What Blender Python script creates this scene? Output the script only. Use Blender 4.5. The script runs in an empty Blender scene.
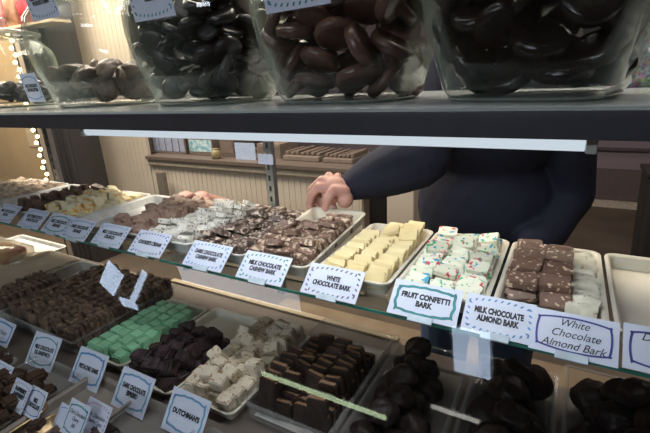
import bpy, bmesh, math, random
from mathutils import Vector, Matrix, noise, Euler
random.seed(7)
SC = bpy.context.scene
COL = SC.collection
H = 1.48            # eye height above the floor; everything below is laid out with the eye at z = 0
R3 = [[0.87104802, 0.11215455, -0.47822244], [0.48873991, -0.29516552, 0.82098149], [-0.04907797, -0.9488407, -0.31191775]]
FPX = 420.0
def ray(px, py):
    c = (px-325, py-216.5, FPX)
    return Vector([sum(R3[i][k]*c[k] for k in range(3)) for i in range(3)])
def PY(px, py, Y):
    r = ray(px, py); return r*(Y/r.y)
def PZ(px, py, z):
    r = ray(px, py); return r*(z/r.z)

# ---------------------------------------------------------------- materials
MC = {}
def new_mat(name):
    m = bpy.data.materials.new(name); m.use_nodes = True
    nt = m.node_tree; nt.nodes.clear()
    return m, nt, nt.nodes.new('ShaderNodeOutputMaterial')
def pbr(name, col, rough=.5, col2=None, scale=30, spots=None, spot_scale=60, spot_amt=.5, bump=0, bscale=80,
        metal=0, emit=None, estr=0, spec=.5, stretch=None, sheen=0, rand=0):
    if name in MC: return MC[name]
    m, nt, out = new_mat(name); N, L = nt.nodes, nt.links
    b = N.new('ShaderNodeBsdfPrincipled'); L.new(b.outputs[0], out.inputs[0])
    b.inputs['Roughness'].default_value = rough; b.inputs['Metallic'].default_value = metal
    b.inputs['Specular IOR Level'].default_value = spec
    b.inputs['Base Color'].default_value = (*col, 1)
    tc = N.new('ShaderNodeTexCoord'); mp = N.new('ShaderNodeMapping'); L.new(tc.outputs['Object'], mp.inputs[0])
    if stretch: mp.inputs['Scale'].default_value = stretch
    oi = N.new('ShaderNodeObjectInfo'); ad = N.new('ShaderNodeVectorMath'); ad.operation = 'ADD'
    L.new(mp.outputs[0], ad.inputs[0]); L.new(oi.outputs['Random'], ad.inputs[1])
    vec = ad.outputs[0]
    cur = None
    nz = N.new('ShaderNodeTexNoise'); nz.inputs['Scale'].default_value = scale; nz.inputs['Detail'].default_value = 4
    L.new(vec, nz.inputs['Vector'])
    c2 = col2 or tuple(c*.82 for c in col)
    mx = N.new('ShaderNodeMix'); mx.data_type = 'RGBA'
    mx.inputs[6].default_value = (*col, 1); mx.inputs[7].default_value = (*c2, 1)
    rp = N.new('ShaderNodeMapRange'); rp.inputs[1].default_value = .38; rp.inputs[2].default_value = .62
    L.new(nz.outputs[0], rp.inputs[0]); L.new(rp.outputs[0], mx.inputs[0]); cur = mx.outputs[2]
    if spots:
        for i, sc in enumerate(spots):
            n2 = N.new('ShaderNodeTexNoise'); n2.inputs['Scale'].default_value = spot_scale*(1+.37*i); n2.inputs['Detail'].default_value = 1
            a2 = N.new('ShaderNodeVectorMath'); a2.operation = 'ADD'; a2.inputs[1].default_value = (3.1*i+1, 7.7*i, 2.2*i)
            L.new(vec, a2.inputs[0]); L.new(a2.outputs[0], n2.inputs['Vector'])
            r2 = N.new('ShaderNodeMapRange'); r2.inputs[1].default_value = 1-spot_amt-.02; r2.inputs[2].default_value = 1-spot_amt+.02
            L.new(n2.outputs[0], r2.inputs[0])
            m2 = N.new('ShaderNodeMix'); m2.data_type = 'RGBA'; L.new(r2.outputs[0], m2.inputs[0])
            L.new(cur, m2.inputs[6]); m2.inputs[7].default_value = (*sc, 1); cur = m2.outputs[2]
    if rand:
        hs = N.new('ShaderNodeHueSaturation'); mr = N.new('ShaderNodeMapRange'); mr.inputs[3].default_value = 1-rand; mr.inputs[4].default_value = 1+rand
        L.new(oi.outputs['Random'], mr.inputs[0]); L.new(mr.outputs[0], hs.inputs['Value']); L.new(cur, hs.inputs['Color']); cur = hs.outputs[0]
    L.new(cur, b.inputs['Base Color'])
    if bump:
        n3 = N.new('ShaderNodeTexNoise'); n3.inputs['Scale'].default_value = bscale; n3.inputs['Detail'].default_value = 5
        L.new(vec, n3.inputs['Vector'])
        bp = N.new('ShaderNodeBump'); bp.inputs['Strength'].default_value = bump; bp.inputs['Distance'].default_value = .004
        L.new(n3.outputs[0], bp.inputs['Height']); L.new(bp.outputs[0], b.inputs['Normal'])
    if emit:
        b.inputs['Emission Color'].default_value = (*emit, 1); b.inputs['Emission Strength'].default_value = estr
    MC[name] = m; return m
def clear(name, tint=(1, 1, 1), edge=(.5, .6, .55), edge_amt=.35, haze=0, ior=1.45, rough=.03):
    """thin clear pane: transparent + fresnel gloss, grazing walls read as denser glass"""
    if name in MC: return MC[name]
    m, nt, out = new_mat(name); N, L = nt.nodes, nt.links
    tr = N.new('ShaderNodeBsdfTransparent'); tr.inputs[0].default_value = (*tint, 1)
    gl = N.new('ShaderNodeBsdfGlossy'); gl.inputs['Roughness'].default_value = rough
    df = N.new('ShaderNodeBsdfDiffuse'); df.inputs[0].default_value = (*edge, 1)
    fr = N.new('ShaderNodeFresnel'); ge_ = N.new('ShaderNodeNewGeometry'); io = N.new('ShaderNodeMapRange')
    io.inputs[3].default_value = ior; io.inputs[4].default_value = 1/ior
    L.new(ge_.outputs['Backfacing'], io.inputs[0]); L.new(io.outputs[0], fr.inputs[0])   # a thin wall reflects alike from both sides
    lw = N.new('ShaderNodeLayerWeight'); lw.inputs[0].default_value = .25
    ma = N.new('ShaderNodeMath'); ma.operation = 'MULTIPLY_ADD'; ma.inputs[1].default_value = edge_amt; ma.inputs[2].default_value = haze
    pw = N.new('ShaderNodeMath'); pw.operation = 'POWER'; pw.inputs[1].default_value = 3.0; L.new(lw.outputs['Facing'], pw.inputs[0]); lw.inputs[0].default_value = .5
    L.new(pw.outputs[0], ma.inputs[0])
    m1 = N.new('ShaderNodeMixShader'); L.new(ma.outputs[0], m1.inputs[0]); L.new(tr.outputs[0], m1.inputs[1]); L.new(df.outputs[0], m1.inputs[2])
    m2 = N.new('ShaderNodeMixShader'); L.new(fr.outputs[0], m2.inputs[0]); L.new(m1.outputs[0], m2.inputs[1]); L.new(gl.outputs[0], m2.inputs[2])
    L.new(m2.outputs[0], out.inputs[0]); MC[name] = m; return m
def glow(name, col, s):
    if name in MC: return MC[name]
    m, nt, out = new_mat(name); e = nt.nodes.new('ShaderNodeEmission'); e.inputs[0].default_value = (*col, 1); e.inputs[1].default_value = s
    nt.links.new(e.outputs[0], out.inputs[0]); MC[name] = m; return m

# ---------------------------------------------------------------- mesh helpers
def mobj(name, bm, mats, parent=None, loc=(0, 0, 0), rot=(0, 0, 0), smooth=False):
    me = bpy.data.meshes.new(name); bmesh.ops.recalc_face_normals(bm, faces=bm.faces); bm.to_mesh(me); bm.free()
    if not isinstance(mats, (list, tuple)): mats = [mats]
    for m in mats: me.materials.append(m)
    if smooth:
        for p in me.polygons: p.use_smooth = True
    o = bpy.data.objects.new(name, me); COL.objects.link(o); o.location = loc; o.rotation_euler = rot
    if parent: o.parent = parent
    return o
def thing(name, loc=(0, 0, 0), rot=(0, 0, 0)):
    o = bpy.data.objects.new(name, None); COL.objects.link(o); o.location = loc; o.rotation_euler = rot; o.empty_display_size = .02
    return o
def tag(o, label, cat, group=None, kind=None):
    o['label'] = label; o['category'] = cat
    if group: o['group'] = group
    if kind: o['kind'] = kind
    return o
def struct(o, label=None):
    o['kind'] = 'structure'
    if label: o['label'] = label
    return o
def box(bm, x0, x1, y0, y1, z0, z1, bev=0, mi=0):
    r = bmesh.ops.create_cube(bm, size=1, matrix=Matrix.Translation(((x0+x1)/2, (y0+y1)/2, (z0+z1)/2)) @ Matrix.Diagonal((x1-x0, y1-y0, z1-z0, 1)))
    fs = {f for v in r['verts'] for f in v.link_faces}
    for f in fs: f.material_index = mi
    if bev:
        es = {e for f in fs for e in f.edges}
        bmesh.ops.bevel(bm, geom=list(es), offset=bev, segments=2, affect='EDGES', profile=.6)
def bx(*a, bev=0):
    bm = bmesh.new(); box(bm, *a, bev=bev); return bm
def tube(bm, pts, rad, n=12, cap=True, flat=None):
    """tapered tube along pts; rad number or list"""
    pts = [Vector(p) for p in pts]
    if not isinstance(rad, (list, tuple)): rad = [rad]*len(pts)
    rings = []; up = None
    for i, p in enumerate(pts):
        t = (pts[min(i+1, len(pts)-1)]-pts[max(i-1, 0)]).normalized()
        if up is None:
            up = Vector((0, 0, 1)) if abs(t.z) < .9 else Vector((1, 0, 0))
        s = t.cross(up).normalized(); up = s.cross(t).normalized()
        k = flat or (1, 1)
        rings.append([bm.verts.new(p+(s*math.cos(a)*k[0]+up*math.sin(a)*k[1])*rad[i]) for a in [2*math.pi*j/n for j in range(n)]])
    for a, b in zip(rings, rings[1:]):
        for j in range(n): bm.faces.new((a[j], a[(j+1) % n], b[(j+1) % n], b[j]))
    if cap: bm.faces.new(rings[0][::-1]); bm.faces.new(rings[-1])
def rrect(w, l, r, n=5):
    out = []
    for cx, cy, a0 in ((w/2-r, l/2-r, 0), (-w/2+r, l/2-r, 90), (-w/2+r, -l/2+r, 180), (w/2-r, -l/2+r, 270)):
        for k in range(n+1):
            a = math.radians(a0+90*k/n); out.append((cx+r*math.cos(a), cy+r*math.sin(a)))
    return out
def loft(bm, rings, cap0=True, cap1=True):
    vs = [[bm.verts.new(p) for p in r] for r in rings]; n = len(vs[0])
    for a, b in zip(vs, vs[1:]):
        for j in range(n): bm.faces.new((a[j], a[(j+1) % n], b[(j+1) % n], b[j]))
    if cap0: bm.faces.new(vs[0][::-1])
    if cap1: bm.faces.new(vs[-1])
def link_copy(src, loc, rot, scale=None):
    c = src.copy(); COL.objects.link(c); c.location = loc; c.rotation_euler = rot
    if scale: c.scale = scale
    return c
FONT = []
def text_mesh(s, size, mat, parent, loc, bold=.0, shear=0, name='lettering', spacing=1.0, xs=1.0):
    cu = bpy.data.curves.new('t', 'FONT'); cu.body = s; cu.size = size; cu.align_x = 'CENTER'; cu.align_y = 'CENTER'
    cu.offset = bold; cu.shear = shear; cu.space_line = spacing; cu.resolution_u = 3; cu.extrude = .00012
    o = bpy.data.objects.new('t', cu); COL.objects.link(o)
    bpy.context.view_layer.update()
    me = bpy.data.meshes.new_from_object(o.evaluated_get(bpy.context.evaluated_depsgraph_get()))
    bpy.data.objects.remove(o); me.materials.clear(); me.materials.append(mat)
    w = max([abs(v.co.x) for v in me.vertices]+[.001])
    t = bpy.data.objects.new(name, me); COL.objects.link(t); t.parent = parent; t.location = loc; t.scale = (xs, 1, 1)
    return t, w

# ---------------------------------------------------------------- colours
cream_plastic = pbr('cream_plastic', (.74, .69, .58), .35, (.70, .65, .54))
white_plastic = pbr('white_plastic', (.78, .77, .74), .35)
paper = pbr('card_paper', (.66, .70, .83), .6, (.63, .67, .81))
ink = pbr('black_ink', (.012, .012, .02), .6)
clear_plastic = clear('clear_plastic', (.97, .97, .97), (.75, .76, .74), .6, .04, 1.35, .08)
jar_glass = clear('jar_glass', (.985, .99, .98), (.58, .66, .52), .75, .0, 1.38, .02)
pane_glass = clear('pane_glass', (.97, .985, .98), (.3, .5, .45), .05, .0, 1.45, .01)

# ================================================================= THE SETTING
Hs = -H
wood_floor = pbr('brown_floor', (.085, .062, .045), .55, (.06, .045, .033), 3)
floor = struct(mobj('floor', bx(-9, 3.4, -6.2, 5.4, Hs-.1, Hs), wood_floor), 'dark brown floor behind and around the display case')
ceil = struct(mobj('ceiling', bx(-9, 3.4, -6.2, 5.4, 1.35, 1.45), pbr('ceiling_paint', (.45, .43, .40), .9)), 'off-white ceiling')
mauve = pbr('mauve_wall', (.20, .155, .185), .85, (.18, .14, .17), 2)
struct(mobj('wall_back', bx(-9, 3.4, 5.3, 5.4, Hs, 1.35), mauve), 'mauve grey wall far behind the case')
struct(mobj('wall_right', bx(3.3, 3.4, -6.2, 5.3, Hs, 1.35), mauve))
struct(mobj('wall_left', bx(-9, -8.9, -6.2, 5.3, Hs, 1.35), pbr('tan_wall', (.52, .42, .30), .85)))
struct(mobj('wall_front', bx(-8.9, 3.3, -6.2, -6.1, Hs, 1.35), pbr('dark_wall', (.10, .09, .085), .8)))
# pale skirting of the far wall and a dark panel above it
b0 = PY(599, 208, 5.28); b1 = PY(640, 210, 5.28)
struct(mobj('baseboard_back', bx(-1.0, 3.3, 5.27, 5.3, Hs, Hs+.09), pbr('skirting_paint', (.42, .36, .30), .7)))
struct(mobj('trim_1', bx(-1.0, 3.3, 5.255, 5.3, Hs+.62, Hs+.645), pbr('dark_trim', (.07, .05, .06), .6)))
struct(mobj('trim_2', bx(-1.0, 3.3, 5.262, 5.3, Hs+.09, Hs+.42), pbr('kick_panel', (.10, .07, .075), .7)))
# tan partition with bead board, left
bead = None
def beadboard(name, x0, x1, y, z0, z1, step, m, depth=.03):
    bm = bmesh.new(); x = x0
    while x < x1-1e-4:
        e = min(x+step, x1); box(bm, x+.002, e-.002, y, y+depth, z0, z1); x = e
    box(bm, x0, x1, y+.004, y+depth+.004, z0, z1)
    return mobj(name, bm, m)
cream_paint = pbr('cream_paint', (.50, .435, .355), .6, (.47, .405, .33), 3)
tan_paint = pbr('tan_paint', (.50, .385, .24), .8, (.46, .35, .22), 2)
xr = PY(147, 150, 2.4).x
bd = struct(beadboard('wall_partition', -4.9, xr, 2.4, Hs, 1.2, .055, cream_paint), 'cream bead board partition behind the case')
struct(mobj('wall_alcove', bx(-8.9, -4.55, 2.75, 2.8, Hs, 1.2), tan_paint), 'tan wall at the far left')
# back counter: cream bead board front, moulding, dark top
ctop = PY(250, 164, 2.4).z
xe = PY(415, 190, 2.4).x
xgap0 = PY(362, 210, 2.4).x; xgap1 = PY(388, 210, 2.4).x
bc = tag(thing('back_counter', ((xr+xe)/2, 2.6, Hs)), 'long cream bead board counter with a brown top behind the clerk', 'counter')
def local(o, parent):
    o.parent = parent; o.location = o.location - parent.location; return o
local(beadboard('front_panel', xr+.01, xgap0, 2.4, Hs+.02, ctop-.06, .05, cream_paint), bc)
local(mobj('end_post', bx(xgap1, xe, 2.38, 2.45, Hs+.02, ctop-.06, bev=.006), cream_paint), bc)
local(mobj('moulding', bx(xr+.01, xe, 2.375, 2.43, ctop-.06, ctop-.012, bev=.008), pbr('moulding_paint', (.42, .37, .29), .5)), bc)
local(mobj('counter_top', bx(xr+.01, xe+.01, 2.36, 2.98, ctop-.012, ctop+.02, bev=.005), pbr('counter_brown', (.13, .10, .085), .45)), bc)
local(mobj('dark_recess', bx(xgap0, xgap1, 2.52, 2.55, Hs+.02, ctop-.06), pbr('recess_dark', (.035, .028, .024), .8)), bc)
local(mobj('side_panel', bx(xe-.04, xe, 2.45, 2.95, Hs+.02, ctop-.012), cream_paint), bc)
local(mobj('plinth', bx(xr+.01, xe, 2.45, 2.95, Hs, Hs+.02), cream_paint), bc)
# dark upright seen left of the hand
p0 = PY(157, 165, 2.33); p1 = PY(163.5, 165, 2.33)
tag(mobj('support_post', bx(p0.x, p1.x, 2.30, 2.34, Hs, ctop-.10, bev=.003), pbr('grey_brown_metal', (.17, .14, .12), .5)),
    'thin grey brown upright post standing in front of the cream counter', 'post')
# items on the back counter
def countertop_item(name, label, cat, px0, px1, pyt, Y, dep, mats, group=None, build=None):
    a = PY(px0, 150, Y).x; b = PY(px1, 150, Y).x; zt = PY((px0+px1)/2, pyt, Y).z; zb = ctop+.0205
    zt = max(zt, zb+.03)
    t = tag(thing(name, ((a+b)/2, Y, zb)), label, cat, group)
    build(t, b-a, dep, zt-zb); return t
dk = pbr('rack_dark', (.12, .09, .08), .6); bluegrey = pbr('blue_grey_bags', (.33, .36, .46), .5, (.26, .28, .38), 40)
def rack(t, w, d, h):
    bm = bmesh.new(); box(bm, -w/2, w/2, 0, d, 0, .012); box(bm, -w/2, w/2, 0, d, h-.012, h)
    box(bm, -w/2, -w/2+.012, 0, d, .012, h-.012); box(bm, w/2-.012, w/2, 0, d, .012, h-.012); box(bm, -w/2+.012, w/2-.012, d-.01, d, .012, h-.012)
    mobj('frame', bm, dk, t)
    n = 5
    for k in range(n):
        x = -w/2+.02+(w-.04)*(k+.5)/n; s = (w-.04)/n*.42
        mobj('packet', bx(x-s, x+s, .02, d*.6, .0125, h*.78, bev=.008), bluegrey, t)
countertop_item('display_rack', 'dark rack of blue grey packets at the left end of the back counter', 'rack', 150, 186, 128, 2.5, .25, None, build=rack)
def papbox(m, m2):
    def f(t, w, d, h):
        mobj('carton', bx(-w/2, w/2, 0, d, 0, h, bev=.004), m, t)
        mobj('front_panel', bx(-w/2+.012, w/2-.012, -.002, -.0005, h*.2, h*.8), m2, t)
    return f
brn = pbr('brown_carton', (.15, .11, .09), .7); brn2 = pbr('brown_carton_face', (.19, .145, .12), .7)
countertop_item('carton', 'brown carton with a teal and white sticker on the back counter', 'box', 189, 213, 136, 2.5, .25, None, build=papbox(brn, pbr('teal_sticker', (.10, .30, .38), .5, (.5, .6, .62), 25)))
def knobjar(t, w, d, h):
    bm = bmesh.new(); loft(bm, [[(r*math.cos(a), r*math.sin(a), z) for a in [k*math.pi/10 for k in range(20)]] for r, z in ((w*.35, 0), (w*.5, h*.15), (w*.5, h*.7), (w*.38, h*.95))])
    mobj('body', bm, pbr('ochre_jar', (.30, .24, .13), .4), t, smooth=True)
    bm = bmesh.new(); loft(bm, [[(r*math.cos(a), r*math.sin(a), z) for a in [k*math.pi/10 for k in range(20)]] for r, z in ((w*.4, h*.951), (w*.4, h*1.05), (w*.1, h*1.1))])
    mobj('lid', bm, pbr('ochre_lid', (.22, .17, .10), .4), t, smooth=True)
countertop_item('storage_jar', 'small round ochre jar on the back counter between two cartons', 'jar', 212, 219, 149, 2.42, .05, None, build=knobjar)
countertop_item('carton', 'plain dark brown carton beside the pale blue notice on the counter', 'box', 220, 234, 138, 2.5, .25, None, build=papbox(dk, brn))
def notice(t, w, d, h):
    mobj('sheet', bx(-w/2, w/2, 0, .004, 0, h), pbr('pale_blue_notice', (.42, .50, .66), .5, (.30, .38, .56), 40, stretch=(1, 1, 6)), t)
    mobj('stand', bx(-w/2, w/2, .0045, .05, 0, .008), dk, t)
countertop_item('notice_holder', 'pale blue printed notice standing on the back counter', 'sign', 235, 255, 143, 2.44, .05, None, build=notice)
def lowtray(t, w, d, h):
    mobj('tray', bx(-w/2, w/2, 0, d, 0, h*.45, bev=.006), brn2, t)
    bm = bmesh.new()
    for k in range(7):
        x = -w/2+w*(k+.5)/7
        box(bm, x-w*.05, x+w*.05, .03, d-.03, h*.455, h*(.7+.25*random.random()), bev=.006)
    mobj('packets', bm, brn, t)
countertop_item('packet_tray', 'low brown tray of packets on the back counter left of the sleeve', 'tray', 282, 318, 150, 2.5, .3, None, build=lowtray)
countertop_item('packet_tray', 'low brown tray of packets on the counter just behind the sleeve', 'tray', 322, 352, 153, 2.5, .3, None, build=lowtray)
countertop_item('carton', 'wide brown carton behind the slotted metal upright', 'box', 257, 280, 144, 2.55, .25, None, build=papbox(brn2, brn))
# dark fluted column with a string of warm lights, left
q = [PY(*a) for a in ((45, 130, 2.0), (68, 130, 2.0))]
pl, pr = -3.93, -3.55
bm = bmesh.new(); box(bm, pl, pr, 2.0, 2.25, Hs, 1.34)
n = 5
for k in range(n):
    x = pl+(pr-pl)*(k+.5)/n; tube(bm, [(x, 2.0, Hs), (x, 2.0, 1.34)], .028, 8)
struct(mobj('trim_3', bm, pbr('charcoal_column', (.030, .026, .028), .5, (.02, .017, .018), 6, stretch=(1, 1, .1))), 'dark fluted column behind the left end of the case')
sl = tag(thing('string_light', (-4.0, 1.98, Hs)), 'string of warm yellow bulbs running down beside the dark column', 'string lights')
bm = bmesh.new(); tube(bm, [(0, .0, 0), (.01, .0, 1.3), (0, 0, 2.6)], .006, 6); mobj('wire', bm, ink, sl)
wb = glow('warm_bulb', (1, .72, .30), 14)
for k in range(40):
    bm = bmesh.new(); bmesh.ops.create_icosphere(bm, subdivisions=1, radius=.017)
    mobj('bulb', bm, wb, sl, loc=(.02*(1 if k % 2 else -1), -.012, .30+k*.055), smooth=True)
ps = PY(33, 147, 2.7)
tag(mobj('paper_notice', bx(ps.x-.16, ps.x+.16, 2.742, 2.747, -.62, -.1), pbr('cream_sheet', (.66, .56, .40), .7)), 'cream sheet of paper pinned to the tan wall left of the lights', 'paper')

# ================================================================= THE DISPLAY CASE
case = tag(thing('display_case', (-.8, .6, Hs)), 'glass fronted chocolate display case with a dark upper ledge', 'display case')
def cpart(o): return local(o, case)
LT = -.040; LB = -.074
dark_lam = pbr('dark_laminate', (.035, .032, .045), .45, (.026, .024, .032), 40)
cpart(mobj('upper_shelf', bx(-2.9, 1.0, .522, 1.02, LB+.004, LT-.0045), dark_lam))
cpart(mobj('shelf_edging', bx(-2.9, 1.0, .512, .522, LB, LT-.0045, bev=.001), pbr('edging_black', (.045, .040, .056), .5)))
cpart(mobj('glass_shelf_top', bx(-2.9, 1.0, .512, 1.02, LT-.004, LT), clear('ledge_glass', (.75, .8, .78), (.75, .8, .78), .5, .5, 1.45, .12)))
wood_pale = pbr('pale_wood', (.52, .42, .28), .5, (.46, .36, .23), 8, stretch=(.3, 4, 4))
cpart(mobj('back_rail', bx(-1.2, -.33, .915, .935, -.70, -.672, bev=.002), wood_pale))
cpart(mobj('deck', bx(-2.9, 1.0, -.02, .915, -.70, -.68), pbr('kraft_deck', (.15, .12, .10), .7, (.12, .095, .08), 6)))
cpart(mobj('base_cabinet', bx(-2.9, 1.0, 0, .90, Hs, -.70), pbr('cabinet_dark', (.05, .04, .035), .5)))
struct_end = cpart(mobj('end_panel', bx(-2.92, -2.9, 0, 1.02, Hs, LB+.004), dark_lam))
cpart(mobj('end_panel', bx(1.0, 1.02, 0, 1.02, Hs, LB+.004), dark_lam))
# slotted uprights and shelf brackets
metal = pbr('galvanised_metal', (.46, .47, .46), .35, metal=.8); slot = pbr('slot_dark', (.03, .03, .03), .8)
def upright(x):
    u = cpart(mobj('slotted_upright', bx(x-.013, x+.013, 1.0, 1.02, -.672, LB+.003), metal))
    bm = bmesh.new(); z = -.65
    while z < LB-.03:
        box(bm, x-.0035, x+.0035, .9985, .9995, z, z+.016); z += .033
    o = mobj('slot', bm, slot, u); o.location = -u.location-case.location
    o.location = Vector((0, 0, 0)); o.matrix_parent_inverse = Matrix.Identity(4)
    o.location = Vector((0, 0, 0))
    br = bmesh.new()
    for v in ((x-.002, .64, -.412), (x+.002, .64, -.412)): pass
    pts = [(.63, -.407), (1.0, -.407), (1.0, -.50), (.96, -.50), (.63, -.425)]
    a = [br.verts.new((x-.0022, p[0], p[1])) for p in pts]; c = [br.verts.new((x+.0022, p[0], p[1])) for p in pts]
    br.faces.new(a); br.faces.new(c[::-1])
    for i in range(5): br.faces.new((a[i], c[i], c[(i+1) % 5], a[(i+1) % 5]))
    cpart(mobj('shelf_bracket', br, pbr('bracket_steel', (.10, .11, .12), .4, metal=.6)))
for x in (-.770, -1.95, .62): upright(x)
o = cpart(mobj('shelf_tag', bx(-.800, -.745, .990, .993, -.235, -.205), paper))
# glass shelf in two panes
gm = clear('shelf_glass', (.97, .985, .975), (.3, .55, .48), .06, .01, 1.5, .01)
ge = pbr('green_glass_edge', (.04, .22, .17), .15, (.07, .34, .26), 20)
for x0, x1 in ((-2.88, -.855), (-.835, .98)):
    g = cpart(mobj('glass_shelf', bx(x0, x1, .6165, .985, -.406, -.400), gm))
    e = mobj('polished_edge', bx(x0, x1, .6145, .6162, -.4058, -.4002), ge, g)
# sloping front pane
fp = [(-2.9, .510, -.05), (1.0, .510, -.05), (1.0, -.02, -.68-.12+.12), (-2.9, -.02, -.68)]
bm = bmesh.new(); vs = [bm.verts.new(p) for p in fp]; bm.faces.new(vs)
r = bmesh.ops.solidify(bm, geom=list(bm.faces), thickness=.005)
cpart(mobj('front_glass', bm, pane_glass))
# lamp under the ledge
lt = tag(thing('led_fixture', (-.45, .56, LB)), 'long white lamp tube fixed under the dark ledge', 'lamp')
tb = bmesh.new(); tube(tb, [(-.47, 0, -.011), (.47, 0, -.011)], .0085, 14); mobj('diffuser', tb, glow('tube_white', (.80, .90, 1.0), .78), lt, smooth=True)
mobj('end_cap', bx(.4705, .482, -.010, .010, -.021, -.002, bev=.002), white_plastic, lt)
mobj('end_cap', bx(-.482, -.4705, -.010, .010, -.021, -.002, bev=.002), white_plastic, lt)
mobj('housing', bx(-.47, .47, -.004, .006, -.0020, -.0002), white_plastic, lt)

# ================================================================= TRAYS
def tray_mesh(w, l, h, r=.022, t=.0035, rim=.006, flare=.006):
    bm = bmesh.new()
    def ring(dw, z): return [(x, y, z) for x, y in rrect(w+dw, l+dw, max(r+dw/2, .004))]
    loft(bm, [ring(-2*flare-2*rim, 0), ring(-2*rim, h-.002), ring(0, h-.003), ring(0, h), ring(-2*rim, h), ring(-2*rim-2*t, h-.003), ring(-2*flare-2*rim-2*t, t+.001), ring(-2*flare-2*rim-2*t-.006, t)])
    return bm
def tray(x0, x1, y0, y1, z, h, mat, label, rot=(0, 0, 0), name='candy_tray', liner=None, r=.022, group=None):
    w, l = x1-x0, y1-y0
    t = tag(mobj(name, tray_mesh(w, l, h, r), mat, loc=((x0+x1)/2, (y0+y1)/2, z+.0006), rot=rot, smooth=False), label, 'tray', group)
    return t
def slab_mesh(sx, sy, sz, bev, rough, mi_fn=None, cuts=3, seed=0):
    bm = bmesh.new(); bmesh.ops.create_cube(bm, size=1)
    bmesh.ops.bevel(bm, geom=list(bm.edges), offset=bev, segments=2, affect='EDGES')
    bmesh.ops.subdivide_edges(bm, edges=[e for e in bm.edges if e.calc_length() > .4], cuts=cuts, use_grid_fill=True)
    for v in bm.verts:
        v.co = Vector((v.co.x*sx, v.co.y*sy, v.co.z*sz))
        n = noise.noise_vector(v.co*55+Vector((seed*9.1, seed*3.3, seed)))
        v.co += n*rough
    return bm
PIECES = {}
def pieces(kind, size, mats, variants=5, bev=.06, rough=.0022, layers=None):
    L = []
    for k in range(variants):
        bm = slab_mesh(*size, bev, rough, seed=k+hash_(kind))
        if layers:
            for f in bm.faces:
                c = f.calc_center_median()
                f.material_index = layers(c)
        me = bpy.data.meshes.new(kind); bmesh.ops.recalc_face_normals(bm, faces=bm.faces); bm.to_mesh(me); bm.free()
        for m in (mats if isinstance(mats, (list, tuple)) else [mats]): me.materials.append(m)
        L.append(me)
    PIECES[kind] = L; return L
def hash_(s): return sum(ord(c)*(i+1) for i, c in enumerate(s)) % 97
def put(kind, name, label, cat, group, p, r, s=1):
    o = bpy.data.objects.new(name, random.choice(PIECES[kind])); COL.objects.link(o)
    o.location = p; o.rotation_euler = r
    o.scale = (s, s, s) if not isinstance(s, tuple) else s
    return tag(o, label, cat, group)
def rows(kind, name, label, cat, group, x0, x1, cols, y0, y1, step, zc, tilt=0, jx=.002, jy=.002, jr=.08, skip=None, T=None, slopez=0, jz=.002, sc=.06):
    for c in range(cols):
        x = x0+(x1-x0)*(c+.5)/cols; y = y0+step*.5+random.uniform(-.3, .3)*step; k = 0
        while y < y1:
            if not (skip and skip(c, y)):
                p = Vector((x+random.gauss(0, jx), y+random.gauss(0, jy), zc+abs(random.gauss(0, jz))))
                if T: p = T @ p
                put(kind, name, label, cat, group, p, (tilt+random.gauss(0, jr), random.gauss(0, jr*.6), random.gauss(0, jr)), 1+random.uniform(-sc, sc))
            y += step; k += 1
GZ = -.400
G = [(.092-.172*i) for i in range(-1, 14)]     # right edge of slot i-1
def slotx(i): return .092-.172*(i)-.169, .092-.172*(i)-.003   # i=0 almond tray
# chocolate materials
milk = (.20, .115, .085); milkd = (.115, .056, .038)
M_milk_nut = pbr('milk_cashew', milk, .5, (.25, .15, .11), 60, spots=[(.62, .49, .36)], spot_scale=85, spot_amt=.43, bump=.5, rand=.15)
M_dark_nut = pbr('dark_cashew', (.085, .050, .042), .45, (.17, .12, .10), 60, spots=[(.58, .47, .37)], spot_scale=85, spot_amt=.44, bump=.5, rand=.15)
M_cookies = pbr('cookies_cream', (.80, .77, .70), .5, (.74, .70, .62), 60, spots=[(.10, .085, .08)], spot_scale=150, spot_amt=.36, bump=.3, rand=.06)
M_crunch = pbr('milk_crunch', (.34, .22, .165), .55, (.42, .29, .225), 90, spots=[(.12, .07, .05)], spot_scale=120, spot_amt=.36, bump=.7, rand=.12)
M_crunch_d = pbr('dark_crunch', (.085, .045, .035), .5, (.14, .08, .06), 90, bump=.7, rand=.2)
M_orange = pbr('yellow_orange', (.82, .76, .58), .5, (.78, .66, .35), 40, spots=[(.75, .38, .06)], spot_scale=60, spot_amt=.36, rand=.05)
M_white = pbr('white_choc', (.80, .66, .36), .45, (.76, .61, .31), 30, rand=.07)
M_conf = pbr('confetti', (.78, .76, .60), .45, (.72, .72, .58), 30, spots=[(.03, .33, .50), (.62, .05, .08), (.05, .40, .16)], spot_scale=60, spot_amt=.34, rand=.05)
M_alm_m = pbr('milk_almond', (.15, .085, .06), .45, (.19, .115, .085), 40, spots=[(.66, .50, .36)], spot_scale=110, spot_amt=.37, rand=.1)
M_alm_w = pbr('white_almond', (.70, .66, .54), .5, (.62, .58, .46), 60, spots=[(.42, .30, .18)], spot_scale=140, spot_amt=.31, rand=.08)
M_nutty = pbr('nutty_pink', (.66, .54, .42), .6, (.55, .40, .28), 80, spots=[(.35, .2, .12)], spot_scale=120, spot_amt=.36, rand=.1)
M_mint = pbr('mint_green', (.30, .62, .38), .5, (.26, .56, .34), 40, rand=.08)
M_nougat = pbr('nougat', (.70, .61, .48), .6, (.64, .54, .41), 70, spots=[(.36, .22, .12)], spot_scale=110, spot_amt=.36, bump=.5, rand=.1)
M_espr = pbr('espresso_dark', (.022, .014, .016), .4, (.05, .03, .032), 50, bump=.5, rand=.2, spec=.2)
M_layer_d = pbr('layer_dark', (.032, .02, .016), .35, (.05, .03, .024), 60, bump=.3, rand=.2)
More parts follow.
